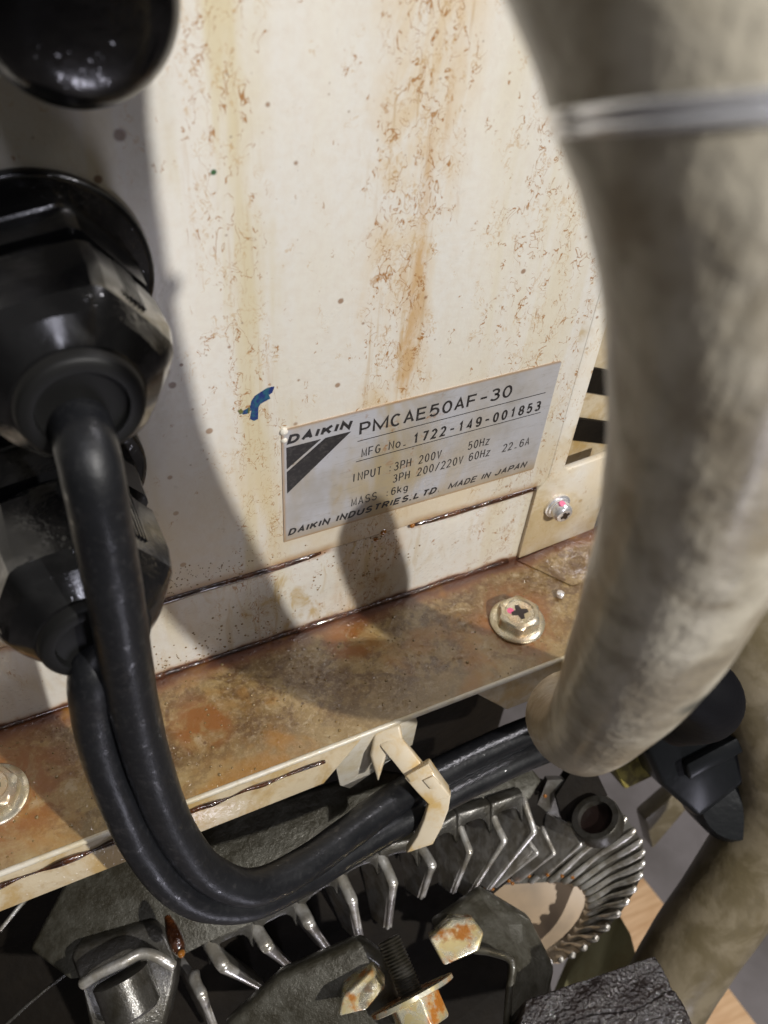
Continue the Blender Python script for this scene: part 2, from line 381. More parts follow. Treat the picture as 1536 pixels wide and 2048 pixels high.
# --- oily aluminium casting
n = NT('oily_casting'); a = n.noise(90, 5, .65); b = n.noise(500, 4, .7)
M['cast'] = n.set(col=n.mix(n.smooth(a, .4, .62), (.085, .08, .07), (.04, .035, .025)), metal=.5, rough=n.smooth(a, .3, .7, .26, .42), coat=.5, coatr=.12,
                  n=n.bump(n.add(b, n.mul(a, .7)), .5, .0005), coatn=n.bump(n.noise(700, 3, .7), .5, .0004))
n = NT('casting_plate'); a = n.noise(120, 5, .7); b = n.noise((350, 350, 350), 5, .7)
M['plate'] = n.set(col=n.mix(n.smooth(a, .36, .64), (.085, .08, .062), (.04, .035, .022)), metal=.3, rough=.36, coat=.6, coatr=.14, n=n.bump(b, .8, .0007))
n = NT('fin_metal'); a = n.noise(160, 4, .6)
M['fin'] = n.set(col=n.mix(n.smooth(a, .36, .66), (.86, .84, .79), (.50, .46, .38)), metal=.72, rough=.28, coat=.6, coatr=.08, n=n.bump(n.noise(420, 3, .6), .5, .0004))
n = NT('ring_metal'); a = n.noise(130, 4, .65); M['ringm'] = n.set(col=n.mix(n.smooth(a, .4, .62), (.26, .25, .22), (.14, .125, .10)), metal=.6, rough=.32, coat=.5, coatr=.12, n=n.bump(n.noise(420, 4, .7), .5, .0005))
n = NT('dark_metal_shade'); M['dark'] = n.set(col=n.mix(n.noise(90, 4, .6), (.004, .0035, .003), (.016, .012, .008)), rough=.6, spec=.1, coat=.0, coatr=.3, n=n.bump(n.noise(160, 4, .6), .5, .0008))  # near-black colour carries the shade of gaps and recesses
n = NT('clip_plastic'); a = n.noise(120, 4, .6, .3)
M['clip'] = n.set(col=n.mix(n.smooth(a, .4, .68), (.66, .57, .42), (.58, .40, .16)), rough=.38, sss=.0, coat=.3, coatr=.15, n=n.bump(n.noise(300, 3, .6), .2, .0003))
n = NT('oily_foam'); b = n.noise(420, 5, .75)
M['foam'] = n.set(col=(.012, .007, .006), rough=.32, spec=.4, coat=n.smooth(n.noise(120, 4, .7), .42, .58, .1, .9), coatr=.08, n=n.bump(b, .8, .0008), coatn=n.bump(n.noise(900, 3, .8), .6, .0006))
n = NT('black_moulding'); M['mould'] = n.set(col=(.008, .009, .010), spec=.15, rough=.42, coat=.3, coatr=.2, n=n.bump(n.noise(260, 3, .6), .4, .0006))
n = NT('wood_board'); a = n.noise((14, 160, 160), 4, .6, .3, v=n.co)
M['wood'] = n.set(col=n.mix(n.smooth(a, .35, .7), (.78, .52, .30), (.60, .36, .18)), rough=.55)
n = NT('concrete'); a = n.noise(9, 5, .6); M['floor'] = n.set(col=n.mix(n.smooth(a, .35, .65), (.20, .18, .18), (.13, .115, .11)), rough=.5)
n = NT('olive_foam'); a = n.noise(160, 4, .6); M['olive'] = n.set(col=n.mix(n.smooth(a, .4, .6), (.34, .28, .06), (.12, .09, .015)), rough=.6)
n = NT('pale_board'); a = n.noise(50, 4, .6); n2 = NT('tan_metal'); M['tan'] = n2.set(col=n2.mix(n2.smooth(n2.noise(60, 3, .5), .4, .7), (.36, .26, .16), (.26, .19, .12)), rough=.45)
M['paleb'] = n.set(col=n.mix(n.smooth(a, .4, .7), (.40, .37, .20), (.30, .25, .12)), rough=.5)
n = NT('white_glue'); M['glue'] = n.set(col=(.75, .71, .62), rough=.15, coat=.6)

# ================================================================== the cover
ZS, ZF = -.0107, -.0499
cover = thing('motor_cover', (0, 0, ZF), 'cream painted sheet metal cover with brown grease streaks, folded ledge and silver nameplate', 'metal cover')
# front panel: rounded lower edge over the seam
r = .0012
prof = [(.003, .30), (.0, .30), (0, ZS + r)] + [(r - r * math.cos(t), ZS + r - r * math.sin(t)) for t in (.4, .8, 1.2, 1.57)] + [(.003, ZS)]
x0, x1 = -.16, .1035
nn = len(prof)
# sheet above the seam
mesh('front_panel', [(x0, y, z) for y, z in prof] + [(x1, y, z) for y, z in prof],
     [tuple(range(nn)), tuple(range(2 * nn - 1, nn - 1, -1))] + [(i, (i + 1) % nn, nn + (i + 1) % nn, nn + i) for i in range(nn)], M['panel'], cover, smooth=True, angle=30)
# raised right-hand hem
v, f = prism([(.0975, -.0004, ZS + .004), (.0975, -.0004, .30), (.1035, -.0004, .30), (.1037, -.0004, -.0035), (.1055, -.0004, -.0055), (.128, -.0004, -.0040),
              (.128, -.0004, -.0455), (.0940, -.0004, -.0485), (.0940, -.0004, ZS - .001)], (0, .0028, 0))
mesh('side_plate', v, f, M['panel'], cover, bevel=.0005)
v, f = prism([(.0936, -.0001, ZF + .0004), (.128, -.0002, -.0450), (.128, -.019, ZF - .0001 + .0006), (.1065, -.019, ZF + .0006)], (0, .0015, -.001))
mesh('corner_gusset', v, f, M['ledge'], cover, bevel=.0003)
# apron below the seam, set back 1 mm
v, f = box((x0, .0011, ZF), (.0940, .0035, ZS - .0008))
mesh('apron', v, f, M['apron'], cover)
v, f = box((x0, .0030, ZS - .004), (.0940, .0055, ZS + .003)); mesh('seam_backing', v, f, M['oil'], cover)
# oil lines lying in the seam and in the fold
def oil_line(name, pts, rad, mat=M['oil']):
    v, f = tube([(*p, rr) for p, rr in zip(pts, rad)], 10, 5); return mesh(name, v, f, mat, cover, smooth=True)
random.seed(3)
xs = [-.055 + i * .009 for i in range(8)]
oil_line('seam_oil', [(x, .0004, ZS - .0004 + random.uniform(-.0002, .0002)) for x in xs] + [(.0125, .0006, ZS - .0005)], [.0012 + random.uniform(-.0002, .0002) for _ in xs] + [.0005])
xs = [.0455 + i * .008 for i in range(7)]
oil_line('seam_oil', [(x, .0004, ZS - .0003) for x in xs], [.0006] + [.0011 + random.uniform(-.0002, .0002) for _ in xs[2:]] + [.0009])
xs = [-.15 + i * .02 for i in range(13)]
oil_line('fold_oil', [(min(x, .0915), .0008, ZF + .0006) for x in xs], [.0007 + random.uniform(-.0003, .0003) for _ in xs])
# ledge with rolled front edge
L = .0445
v, f = join(box((x0, -L, ZF - .0012), (.135, .0034, ZF - .0001)))
mesh('ledge', v, f, M['ledge'], cover)
v, f = tube([(x, -L - .0001, ZF - .0007, .0009) for x in (x0, -.1, -.05, 0, .05, .1, .135)], 12, 2); mesh('ledge_rim', v, f, M['pale'], cover, smooth=True)
# lower flange pieces seen under the rim
def flange(pts):
    v, f = prism(pts, (0, .0018, -.0008)); return mesh('lower_flange', v, f, M['cream'], cover, bevel=.0006, bseg=3)
yb, zb = -.0478, -.0672
flange([(-.16, -.0428, -.0518), (.0135, -.0428, -.0518), (-.005, yb, zb), (-.16, yb, zb)])
flange([(.0500, -.0428, -.0518), (.135, -.0428, -.0518), (.135, yb, zb + .001), (.0645, yb, zb + .001)])
random.seed(21)
v, f = tube([(-.16 + k * .0052, -.0448 - random.uniform(0, .0005), -.0566 - random.uniform(0, .0007), random.choice((.0004, .0006, .0009, .0012, .0014)) * (1 - k / 60)) for k in range(31)], 10, 5)
mesh('rim_oil', v, f, M['oil'], cover, smooth=True)
# clip tab
v, f = prism([V((onY(676, 1480, -.042).x - .003, -.042, -.0514)), onY(680, 1572, -.042), onY(700, 1578, -.042), onY(755, 1540, -.042), onY(826, 1490, -.042), onY(836, 1445, -.042), V((onY(830, 1430, -.042).x - .001, -.042, -.0514))], (0, .002, 0))
mesh('clip_tab', v, f, M['pale'], cover, bevel=.0005)
# side frame past the right edge; dark strips stand for its shaded slots
v, f = box((.100, .012, -.03), (.20, .014, .10)); mesh('side_frame', v, f, M['cream'], cover)
for z in (.0315, .0095):
    v, f = prism([(.098, .0105, z + .004), (.135, .0105, z - .012), (.135, .0105, z - .022), (.098, .0105, z - .006)], (0, .0012, 0))
    mesh('slot_shade', v, f, M['dark'], cover)
# glue beads, droplets
v, f = lathe(onY(567, 862, 0), (0, -1, 0), [(0, .0012), (.0006, .0011), (.001, .0006), (.0011, .0001)], 16); mesh('glue_bead', v, f, M['glue'], cover, smooth=True)
v, f = lathe(onY(568, 880, 0), (0, -1, 0), [(0, .0010), (.0004, .0009), (.0007, .0005), (.0008, .0001)], 16); mesh('glue_bead', v, f, M['glue'], cover, smooth=True)
def beads(name, spots, mat):
    parts = []
    for p, ax, rr in spots:
        parts.append(lathe(p, ax, [(0, rr), (rr * .35, rr * .92), (rr * .6, rr * .6), (rr * .72, rr * .05)], 10))
    v, f = join(*parts); o = mesh(name, v, f, mat, cover, smooth=True); tag(o, kind='stuff'); return o
random.seed(11); sp = []
for _ in range(150):
    x = random.gauss(-.035, .022); z = ZF + abs(random.gauss(0, .010)) + .001
    if z < ZS - .004 and x > -.06: sp.append((V((x, .0011, z)), (0, -1, 0), random.uniform(.00015, .00042)))
for _ in range(60):
    x = random.uniform(.01, .05); z = ZS - random.uniform(0.001, .02); sp.append((V((x, .0011, z)), (0, -1, 0), random.uniform(.00015, .0004)))
for _ in range(300):
    x = random.uniform(-.12, .09); y = -random.uniform(.002, .043); sp.append((V((x, y, ZF - .0001)), (0, 0, 1), random.uniform(.00012, .00045) if random.random() < .95 else .0006))
for _ in range(110):
    x = random.gauss(-.03, .012); z = random.uniform(-.009, .002); sp.append((V((x, 0, z)), (0, -1, 0), random.uniform(.00012, .0003)))
beads('oil_droplets', sp, M['drop'])
for p_, r_ in ((V((.0452, .0002, ZS - .0002)), .0010), (V((.0345, .0002, ZS + .001)), .0012), (V((.0322, .0006, ZS - .0022)), .0009)):
    mesh('amber_drop', *lathe(p_, (0, -1, 0), [(0, r_), (r_ * .35, r_ * .92), (r_ * .6, r_ * .6), (r_ * .72, r_ * .05)], 14), M['amber'], cover, smooth=True)
# marker scribble
v, f = prism([onY(*q, -.0001) for q in [(482, 824), (490, 820), (500, 815), (503, 802), (510, 792), (522, 784), (535, 776), (549, 773), (545, 785), (538, 790), (541, 797), (530, 803), (521, 808), (517, 815), (516, 838), (508, 842), (500, 838), (503, 820), (494, 828), (486, 829)]], (0, .0001, 0))
mesh('marker_scribble', v, f, M['blue'], cover)
for q in [[(476, 822), (483, 818), (487, 824), (481, 829)], [(497, 815), (501, 816), (499, 826), (496, 827)]]:
    v, f = prism([onY(*k, -.00025) for k in q], (0, .0001, 0)); mesh('marker_scribble', v, f, M['inkgreen'], cover)

# ---- nameplate
v, f = prism([(.0, -.0003, .0), (.0895, -.0003, .0), (.0900, -.0003, .0005), (.0900, -.0003, .0451), (.0895, -.0003, .0456), (.0, -.0003, .0456)], (0, .0003, 0))
plate = mesh('nameplate', v, f, M['label'], cover)
def arc(cx, cy, rx, ry, a0, a1, n=14):
    return [(cx + rx * math.cos(math.radians(a0 + (a1 - a0) * k / n)), cy + ry * math.sin(math.radians(a0 + (a1 - a0) * k / n))) for k in range(n + 1)]
GL = {'A': [[(0, 0), (.5, 1), (1, 0)], [(.17, .34), (.83, .34)]], 'C': [arc(.52, .5, .52, .5, 48, 312, 20)],
 'D': [[(0, 0), (0, 1), (.42, 1)] + arc(.42, .5, .56, .5, 85, -85) + [(.42, 0), (0, 0)]], 'E': [[(.95, 1), (0, 1), (0, 0), (1, 0)], [(0, .53), (.86, .53)]],
 'F': [[(.97, 1), (0, 1), (0, 0)], [(0, .5), (.85, .5)]], 'G': [arc(.52, .5, .52, .5, 48, 345, 20) + [(1.0, .46), (.58, .46)]],
 'H': [[(0, 0), (0, 1)], [(1, 0), (1, 1)], [(0, .52), (1, .52)]], 'I': [[(.5, 0), (.5, 1)]], 'J': [[(.9, 1), (.9, .3)] + arc(.46, .28, .44, .28, 0, -180)],
 'K': [[(0, 0), (0, 1)], [(.95, 1), (.08, .42)], [(.36, .62), (1, 0)]], 'L': [[(0, 1), (0, 0), (.95, 0)]], 'M': [[(0, 0), (0, 1), (.5, .12), (1, 1), (1, 0)]],
 'N': [[(0, 0), (0, 1), (1, 0), (1, 1)]], 'P': [[(0, 0), (0, 1), (.6, 1)] + arc(.6, .73, .38, .27, 80, -80) + [(.6, .46), (0, .46)]],
 'R': [[(0, 0), (0, 1), (.6, 1)] + arc(.6, .75, .38, .25, 80, -80) + [(.6, .5), (0, .5)], [(.55, .5), (1, 0)]],
 'S': [arc(.5, .745, .45, .255, 25, 262) + arc(.5, .26, .49, .26, 80, -158)], 'T': [[(0, 1), (1, 1)], [(.5, 1), (.5, 0)]], 'U': [[(0, 1), (0, .32)] + arc(.5, .32, .5, .32, 180, 360) + [(1, 1)]],
 'V': [[(0, 1), (.5, 0), (1, 1)]], '0': [arc(.5, .5, .47, .5, 0, 360, 26)], '1': [[(.18, .78), (.56, 1), (.56, 0)]], '2': [arc(.48, .71, .45, .29, 165, -28) + [(0, 0), (1, 0)]],
 '3': [arc(.46, .755, .43, .245, 150, -80) + arc(.46, .265, .50, .265, 82, -152)], '4': [[(.74, 0), (.74, 1), (0, .27), (1, .27)]], '5': [[(.9, 1), (.16, 1), (.07, .52)] + arc(.47, .33, .49, .33, 125, -150)],
 '6': [arc(.5, .31, .48, .31, 0, 360, 22), [(.02, .31)] + arc(.52, .58, .50, .42, 180, 40)], '7': [[(0, 1), (1, 1), (.36, 0)]],
 '8': [arc(.5, .755, .42, .245, 0, 360, 20), arc(.5, .255, .49, .255, 0, 360, 20)], '9': [arc(.5, .69, .48, .31, 0, 360, 22), [(.98, .69)] + arc(.48, .42, .50, .42, 0, -140)],
 '-': [[(.05, .47), (.95, .47)]], '.': [[(.2, .04), (.8, .04)]], ':': [[(.35, .12), (.65, .12)], [(.35, .62), (.65, .62)]], ',': [[(.55, .08), (.42, -.16)]], '/': [[(.05, -.03), (.95, 1.03)]],
 'o': [arc(.5, .34, .48, .34, 0, 360, 20)], 'z': [[(.05, .68), (.95, .68), (.03, 0), (1, 0)]], 'k': [[(0, 0), (0, 1)], [(.88, .68), (.05, .26)], [(.36, .42), (.95, 0)]],
 'g': [arc(.46, .36, .45, .32, 0, 360, 20), [(.92, .68), (.92, 0)] + arc(.48, -.02, .44, .25, 0, -150)]}
WID = {'I': .24, 'M': 1.15, '1': .62, '.': .34, ',': .34, ' ': .45, '-': .75, 'J': .8}
def ribbon(pts, t, y):
    """one pen stroke of width t as a mitred flat band (mm)"""
    closed = len(pts) > 3 and (V(pts[0]) - V(pts[-1])).length < 1e-4
    P = [V(p) for p in pts]
    if closed: P = P[:-1]
    n_ = len(P); Lf, Rt = [], []
    for k in range(n_):
        a = P[k - 1] if (k or closed) else None; b = P[(k + 1) % n_] if (k < n_ - 1 or closed) else None
        d1 = (P[k] - a).normalized() if a is not None else (b - P[k]).normalized()
        d2 = (b - P[k]).normalized() if b is not None else d1
        m_ = (d1 + d2); m_ = m_.normalized() if m_.length > .2 else d1
        nn_ = V((-m_.y, m_.x)); c_ = max(nn_.dot(V((-d1.y, d1.x))), .42)
        e_ = V((0, 0))
        Lf.append(P[k] + nn_ * (t / 2 / c_)); Rt.append(P[k] - nn_ * (t / 2 / c_))
    v = [(q.x / 1000, y, q.y / 1000) for q in Lf + Rt]
    f = [(k, (k + 1) % n_, n_ + (k + 1) % n_, n_ + k) for k in range(n_ if closed else n_ - 1)]
    return v, f
def glyph(ch, u, z, w_, h, t, shear):
    out = []
    for i, st in enumerate(GL.get(ch, [])):
        P = []
        for p in st:
            x = u + t / 2 + p[0] * (w_ - t); yy = t / 2 + p[1] * (h - t)
            q = (x + shear * yy, z + yy)
            if not P or (V(q) - V(P[-1])).length > 1e-4: P.append(q)
        out.append(ribbon(P, t, -.00034 - .000004 * i))
    return join(*out)
def text_geo(s, u, z, height, width, t=.5, shear=0.0, gap=.16):
    tot = sum(WID.get(c, .82) for c in s) + gap * (len(s) - 1)
    k = width / tot; out = []; x = u
    for c in s:
        w_ = WID.get(c, .82) * k
        if c != ' ': out.append(glyph(c, x, z, max(w_, t * 1.02), height, t, shear))
        x += w_ + gap * k
    return join(*out)
def mono(s, u, z, h, pitch, ws=.78, t=.38):
    return join(*[glyph(c, u + (i + .5) * pitch - pitch * ws / 2, z, pitch * ws, h, t, 0) for i, c in enumerate(s) if c != ' '])
T = [text_geo('PMCAE50AF-30', 23.3, 36.3, 4.8, 50.6, t=.74),
     mono('MFG No.', 24.2, 27.4, 3.5, 2.2, .80, .40), mono('1722-149-001853', 40.7, 27.2, 4.1, 3.07, .70, .68),
     mono('INPUT', 21.4, 18.0, 3.6, 2.08), mono(':3PH 200V', 33.4, 18.0, 3.6, 2.10), mono('50Hz', 61.2, 18.1, 3.6, 2.10),
     mono('3PH 200/220V', 35.5, 12.8, 3.6, 2.10), mono('60Hz', 62.3, 12.9, 3.6, 2.10), mono('22.6A', 74.8, 12.8, 3.5, 2.15),
     mono('MASS', 21.8, 7.4, 3.6, 2.3), mono(':6kg', 33.2, 7.4, 3.4, 2.15),
     text_geo('DAIKIN INDUSTRIES,LTD.', 1.2, 2.5, 2.9, 52.2, t=.66, shear=.30), text_geo('MADE IN JAPAN', 56.4, 2.4, 2.7, 29.6, t=.50, shear=.30),
     prism([(.0229, -.00036, .0341), (.0868, -.00036, .0341), (.0868, -.00036, .03438), (.0229, -.00036, .03438)], (0, .00003, 0)),
     prism([(.0228, -.00036, .0261), (.0868, -.00036, .0261), (.0868, -.00036, .02638), (.0228, -.00036, .02638)], (0, .00003, 0))]
v, f = join(*T); mesh('lettering', v, f, M['ink'], plate)
E_ = [text_geo('DAIKIN', 1.4, 39.9, 3.3, 18.9, t=.92, shear=.30)]
for poly in ([(1.3, 38.8), (11.6, 38.8), (1.3, 30.6)], [(12.9, 38.8), (20.7, 38.8), (1.3, 20.9), (1.3, 29.5)]):
    E_.append(prism([(a / 1000, -.00036, b / 1000) for a, b in poly], (0, .00003, 0)))
v, f = join(*E_); mesh('maker_emblem', v, f, M['ink'], plate)

# ---- screws and bolts of the cover
def cross(c, axis, rad, wd, depth, mat, parent, rot=0):
    a, u, w_ = frame(axis); u, w_ = u * math.cos(rot) + w_ * math.sin(rot), w_ * math.cos(rot) - u * math.sin(rot)
    P = []
    h = wd
    for k in range(4):
        e = [u, w_, -u, -w_][k]; e2 = [w_, -u, -w_, u][k]
        P += [c + e * rad - e2 * h * .75, c + e * rad + e2 * h * .75, c + e * h * 1.25 + e2 * h * 1.25]
    return prism(P, a * depth)
def hex_bolt(c, name, label, R_=.0100, mark=True, mat='zinc'):
    b = mesh(name, *lathe(c, (0, 0, 1), [(0, R_), (.0008, R_ * 1.0), (.0012, R_ * .94), (.0014, R_ * .74, .9), (.0052, R_ * .70, 1), (.0058, R_ * .66, .5), (.0060, R_ * .58), (.0061, R_ * .54), (.0056, R_ * .50), (.0056, .0001)], 60, .3), M[mat], cover, smooth=True, angle=35)
    if label: tag(b, label)
    v, f = cross(c + V((0, 0, .00555)), (0, 0, 1), .0031, .0009, .0002, None, b, .65); mesh('cross_recess', v, f, M['slot'], b)
    if mark:
        v, f = lathe(c + V((-.0028, .0018, .0056)), (0, 0, 1), [(0, .0013), (.00012, .0012)], 14); mesh('paint_mark', v, f, M['pink'], b)
    return b
hex_bolt(onZ(1034, 1243, ZF), 'flange_bolt', 'zinc flange bolt with a cross recess and pink paint dab')
hex_bolt(onZ(-12, 1592, ZF), 'flange_bolt', 'greasy flange bolt cut by the left edge', mark=False)
c = onY(1113, 1010, -.0004)
v, f = lathe(c, (0, -1, 0), [(0, .0052), (.0009, .0052), (.0011, .0044), (.0019, .0044), (.0021, .0038), (.0048, .0037), (.0056, .0031), (.0058, .0022), (.0058, .0001)], 40)
sc_ = mesh('pan_screw', v, f, M['steel'], cover, smooth=True, angle=35)
v, f = cross(c + V((0, -.0057, 0)), (0, -1, 0), .0019, .0006, .0003, None, sc_, .4); mesh('cross_recess', v, f, M['slot'], sc_)
v, f = lathe(c + V((-.0004, -.0030, .00335)), (0, -.3, 1), [(0, .0014), (.0006, .0012)], 12); mesh('paint_mark', v, f, M['pink'], sc_)
v, f = lathe(onZ(1120, 1190, ZF + .001), (0, 0, 1), [(0, .0016), (.0012, .0014), (.0016, .0001)], 14); mesh('rivet', v, f, M['steel'], cover, smooth=True)

# ================================================================== cable glands
def gland(cx, cz, R_, y1, name, label, plug=False, flr=.0235):
    """axis along -Y; y1 = how far the nut reaches out"""
    t = thing(name, (cx, 0, cz), label, 'cable gland', 'black nylon glands in a column'); ax = (0, -1, 0)
    c = V((cx, -.0002, cz))
    mesh('flange', *lathe(c, ax, [(0, flr), (.0016, flr), (.0022, flr * .985), (.0024, flr * .94)], 72), M['nylon'], t, smooth=True, angle=50)
    mesh('hex_body', *lathe(c, ax, [(.0020, R_ * .98, 1), (.0062, R_ * 1.0, 1), (.0066, R_ * .97, 1), (.0076, R_ * .97, 1), (.0080, R_ * .99, 1), (y1 * .36, R_ * .98, 1), (y1 * .37, R_ * .85)], 96, .12), M['nylon'], t, smooth=True, angle=16)
    if plug:
        mesh('moulded_ridge', *tube([(cx - .0075, -.0105, cz - .004 + .0, .0011), (cx - .0070, -y1 * .93, cz + .0050, .0013), (cx - .0068, -y1 * .86, cz - .0060, .0013), (cx - .0064, -y1 * .6, cz - .0125, .0010)], 12, 6), M['nylon'], t, smooth=True)
        mesh('dome_cap', *lathe(c, ax, [(y1 * .30, R_ * .9), (y1 * .4, R_)] + [(y1 * (.75 + .25 * math.sin(a)), R_ * (.55 + .45 * math.cos(a))) for a in (0, .3, .6, .9, 1.2, 1.57)] + [(y1, .0001)], 64), M['nylon'], t, smooth=True)
    else:
        s = y1 * .40
        mesh('clamp_nut', *lathe(c, ax, [(s, R_ * .90), (s + .0008, R_ * .97, .3), (s + .003, R_ * 1.0, .9), (y1 * .70, R_ * 1.0, 1), (y1 * .82, R_ * .97, .8), (y1 * .91, R_ * .86, .45), (y1 * .97, R_ * .72, .1), (y1, R_ * .66), (y1 + .0003, R_ * .62)], 96, .1), M['nylon'], t, smooth=True, angle=16)
        # fine grip ribs on two of the six faces
        for k in (0, 1):
            parts = []
            for i in range(7):
                th = .55 + k * math.pi * 2 / 3 + i * .055
                a, u, w_ = frame(ax); d = u * math.cos(th) + w_ * math.sin(th); q = u * -math.sin(th) + w_ * math.cos(th)
                p0 = c + V(ax) * (s + .0025) + d * R_ * .985
                parts.append(prism([p0 - q * .0002, p0 + q * .0002, p0 + q * .0002 + V(ax) * y1 * .3, p0 - q * .0002 + V(ax) * y1 * .3], d * .0006))
            mesh('grip_ribs', *join(*parts), M['nylon'], t)
        mesh('seal_ring', *lathe(c, ax, [(y1 - .001, R_ * .64), (y1 + .0022, R_ * .62), (y1 + .0028, R_ * .58), (y1 + .0028, R_ * .46), (y1 + .0014, R_ * .44), (y1 + .0010, R_ * .36), (y1 + .0006, .0001)], 64), M['seal'], t, smooth=True, angle=50)
    return t
gland(-.0515, .1020, .0178, .041, 'cable_gland', 'black cable gland with a wet domed nut, between the round knob and the lowest gland')
gland(-.0600, .0490, .0182, .050, 'cable_gland', 'lowest black cable gland, half hidden behind the hanging cable')
k = at(150, 0, .130)
gland(k.x, k.z, .0157, -k.y + .006, 'blanking_plug', 'round black knob with smooth face, cut by the top left corner', plug=True, flr=.019)

# ================================================================== cables
def cable(P, name, label, rad, cut, wet_from=None):
    pts = [(*at(a, b, d), rad) for a, b, d in P]
    o = mesh(name, *tube(pts, 28, 8, .012), M['cable'], None, smooth=True, angle=80); tag(o, label, 'cable', 'black cables clipped together')
    return o
A = [(140, 790, .162), (166, 868, .1555), (185, 950, .155), (208, 1070, .162), (228, 1180, .170), (248, 1300, .182), (272, 1430, .198), (308, 1560, .215), (352, 1665, .232), (415, 1745, .248), (505, 1776, .260), (605, 1732, .273), (700, 1664, .287), (790, 1598, .300), (900, 1535, .314), (1060, 1462, .330), (1180, 1430, .345)]
B = [(205, 1270, .193), (184, 1345, .189), (186, 1420, .197), (205, 1510, .207), (240, 1605, .218), (281, 1690, .230), (338, 1766, .242), (405, 1806, .253), (500, 1808, .264), (600, 1762, .276), (700, 1702, .289), (810, 1638, .302), (920, 1578, .314), (1075, 1505, .330), (1190, 1470, .345)]
cable(A, 'black_cable', 'black cable leaving the wet domed gland, nearer and upper of the clipped pair', .0055, None)
cable(B, 'black_cable', 'black cable leaving the lowest gland, outer and lower of the clipped pair', .0050, None)

# ================================================================== cable clip
cl0 = at(800, 1530, .296)
clip = thing('cable_clip', cl0, 'yellowed cream plastic clip strapped over the two black cables', 'cable clip')
def quadprism(pts, ext): return prism([at(*p) for p in pts], ext)
out = -fw  # thickness direction of the strap, towards the open side
mesh('base', *quadprism([(748, 1468, .2925), (800, 1448, .2925), (806, 1480, .2925), (772, 1516, .2945), (756, 1566, .298), (740, 1512, .295)], fw * .006), M['clip'], clip, bevel=.0011, bseg=3)
def rails(Lr, Rr, th):
    n_ = len(Lr); a = [at(*p) for p in Lr]; b = [at(*p) for p in Rr]; v = []; f = []
    for k in range(n_):
        t_ = (a[min(k + 1, n_ - 1)] - a[max(k - 1, 0)]).normalized(); nn_ = t_.cross(b[k] - a[k]).normalized()
        if nn_.dot(fw) < 0: nn_ = -nn_
        v += [a[k], b[k], b[k] + nn_ * th, a[k] + nn_ * th]
    for k in range(n_ - 1):
        for q in range(4): f.append((k * 4 + q, k * 4 + (q + 1) % 4, k * 4 + 4 + (q + 1) % 4, k * 4 + 4 + q))
    return v, f + [(0, 1, 2, 3), tuple(range(4 * n_ - 1, 4 * n_ - 5, -1))]
mesh('strap', *rails([(752, 1478, .2955), (762, 1494, .293), (790, 1528, .2915), (818, 1564, .2915), (842, 1592, .293)], [(790, 1456, .2955), (800, 1472, .293), (826, 1506, .2910), (852, 1540, .2905), (872, 1566, .2920)], .0038), M['clip'], clip, bevel=.0005)
mesh('latch', *rails([(808, 1556, .2905), (836, 1588, .2905), (858, 1611, .2915)], [(856, 1530, .2890), (880, 1566, .2890), (901, 1593, .2905)], .0065), M['clip'], clip, bevel=.0006, bseg=3)
mesh('latch_tooth', *rails([(846, 1562, .2888), (862, 1580, .2888)], [(866, 1552, .2882), (882, 1572, .2882)], .0015), M['clip'], clip, bevel=.0003)
mesh('catch_lip', *rails([(812, 1552, .2893), (822, 1566, .2893)], [(856, 1528, .2878), (866, 1544, .2878)], .0015), M['clip'], clip, bevel=.0003)
mesh('side_arm', *rails([(857, 1607, .2912), (848, 1640, .2930), (834, 1674, .2955), (812, 1708, .2985)], [(902, 1590, .2900), (897, 1622, .2915), (884, 1656, .2940), (866, 1690, .2970)], .0040), M['clip'], clip, bevel=.0006, bseg=3)

# ================================================================== soft duct
D = [(-0.0084, -0.0888, 0.2173, 0.0192), (-0.0049, -0.1002, 0.2002, 0.0181), (0.0002, -0.1121, 0.1833, 0.017), (0.006, -0.1186, 0.1631, 0.015), (0.0132, -0.1196, 0.1274, 0.0125), (0.023, -0.1141, 0.0807, 0.012), (0.0349, -0.1025, 0.0295, 0.01), (0.049, -0.0863, 0.0006, 0.0121)]
e = at(1192, 1440, .268); e2 = at(1225, 1425, .32)
D += [(*e, .0118), (*e2, .012)]
duct = mesh('flexible_duct', *tube(D, 64, 10, .01), M['duct'], None, smooth=True, angle=80)
tag(duct, 'thick beige-grey hose with dirt blotches and a bright metal band, hanging in front', 'hose')
Qd = catmull(D, 40)
def py_(q): q = V(q[:3]) - CAM; return dn.dot(q) / fw.dot(q) * FPX + 1024
best = min(range(40, 200), key=lambda i: abs(py_(Qd[i]) - 222))
bc = V(Qd[best][:3]); bT = (V(Qd[best + 1][:3]) - V(Qd[best - 1][:3])).normalized()
bv = (bc - CAM).normalized(); ba = dn - bv * dn.dot(bv); ba = (ba.normalized() + bT * .12 - rt * .12).normalized()
def oval_ring(prof, seg=96):
    u_ = ba.orthogonal().normalized(); w_ = ba.cross(u_); v = []
    for t_, k_ in prof:
        for a_ in range(seg):
            d_ = u_ * math.cos(2 * math.pi * a_ / seg) + w_ * math.sin(2 * math.pi * a_ / seg)
            v.append(bc + ba * t_ + d_ * (Qd[best][3] / math.sqrt(max(.2, 1 - d_.dot(bT) ** 2)) * k_))
    n_ = len(prof); f = [(i * seg + a, i * seg + (a + 1) % seg, ((i + 1) % n_) * seg + (a + 1) % seg, ((i + 1) % n_) * seg + a) for i in range(n_) for a in range(seg)]
    return v, f
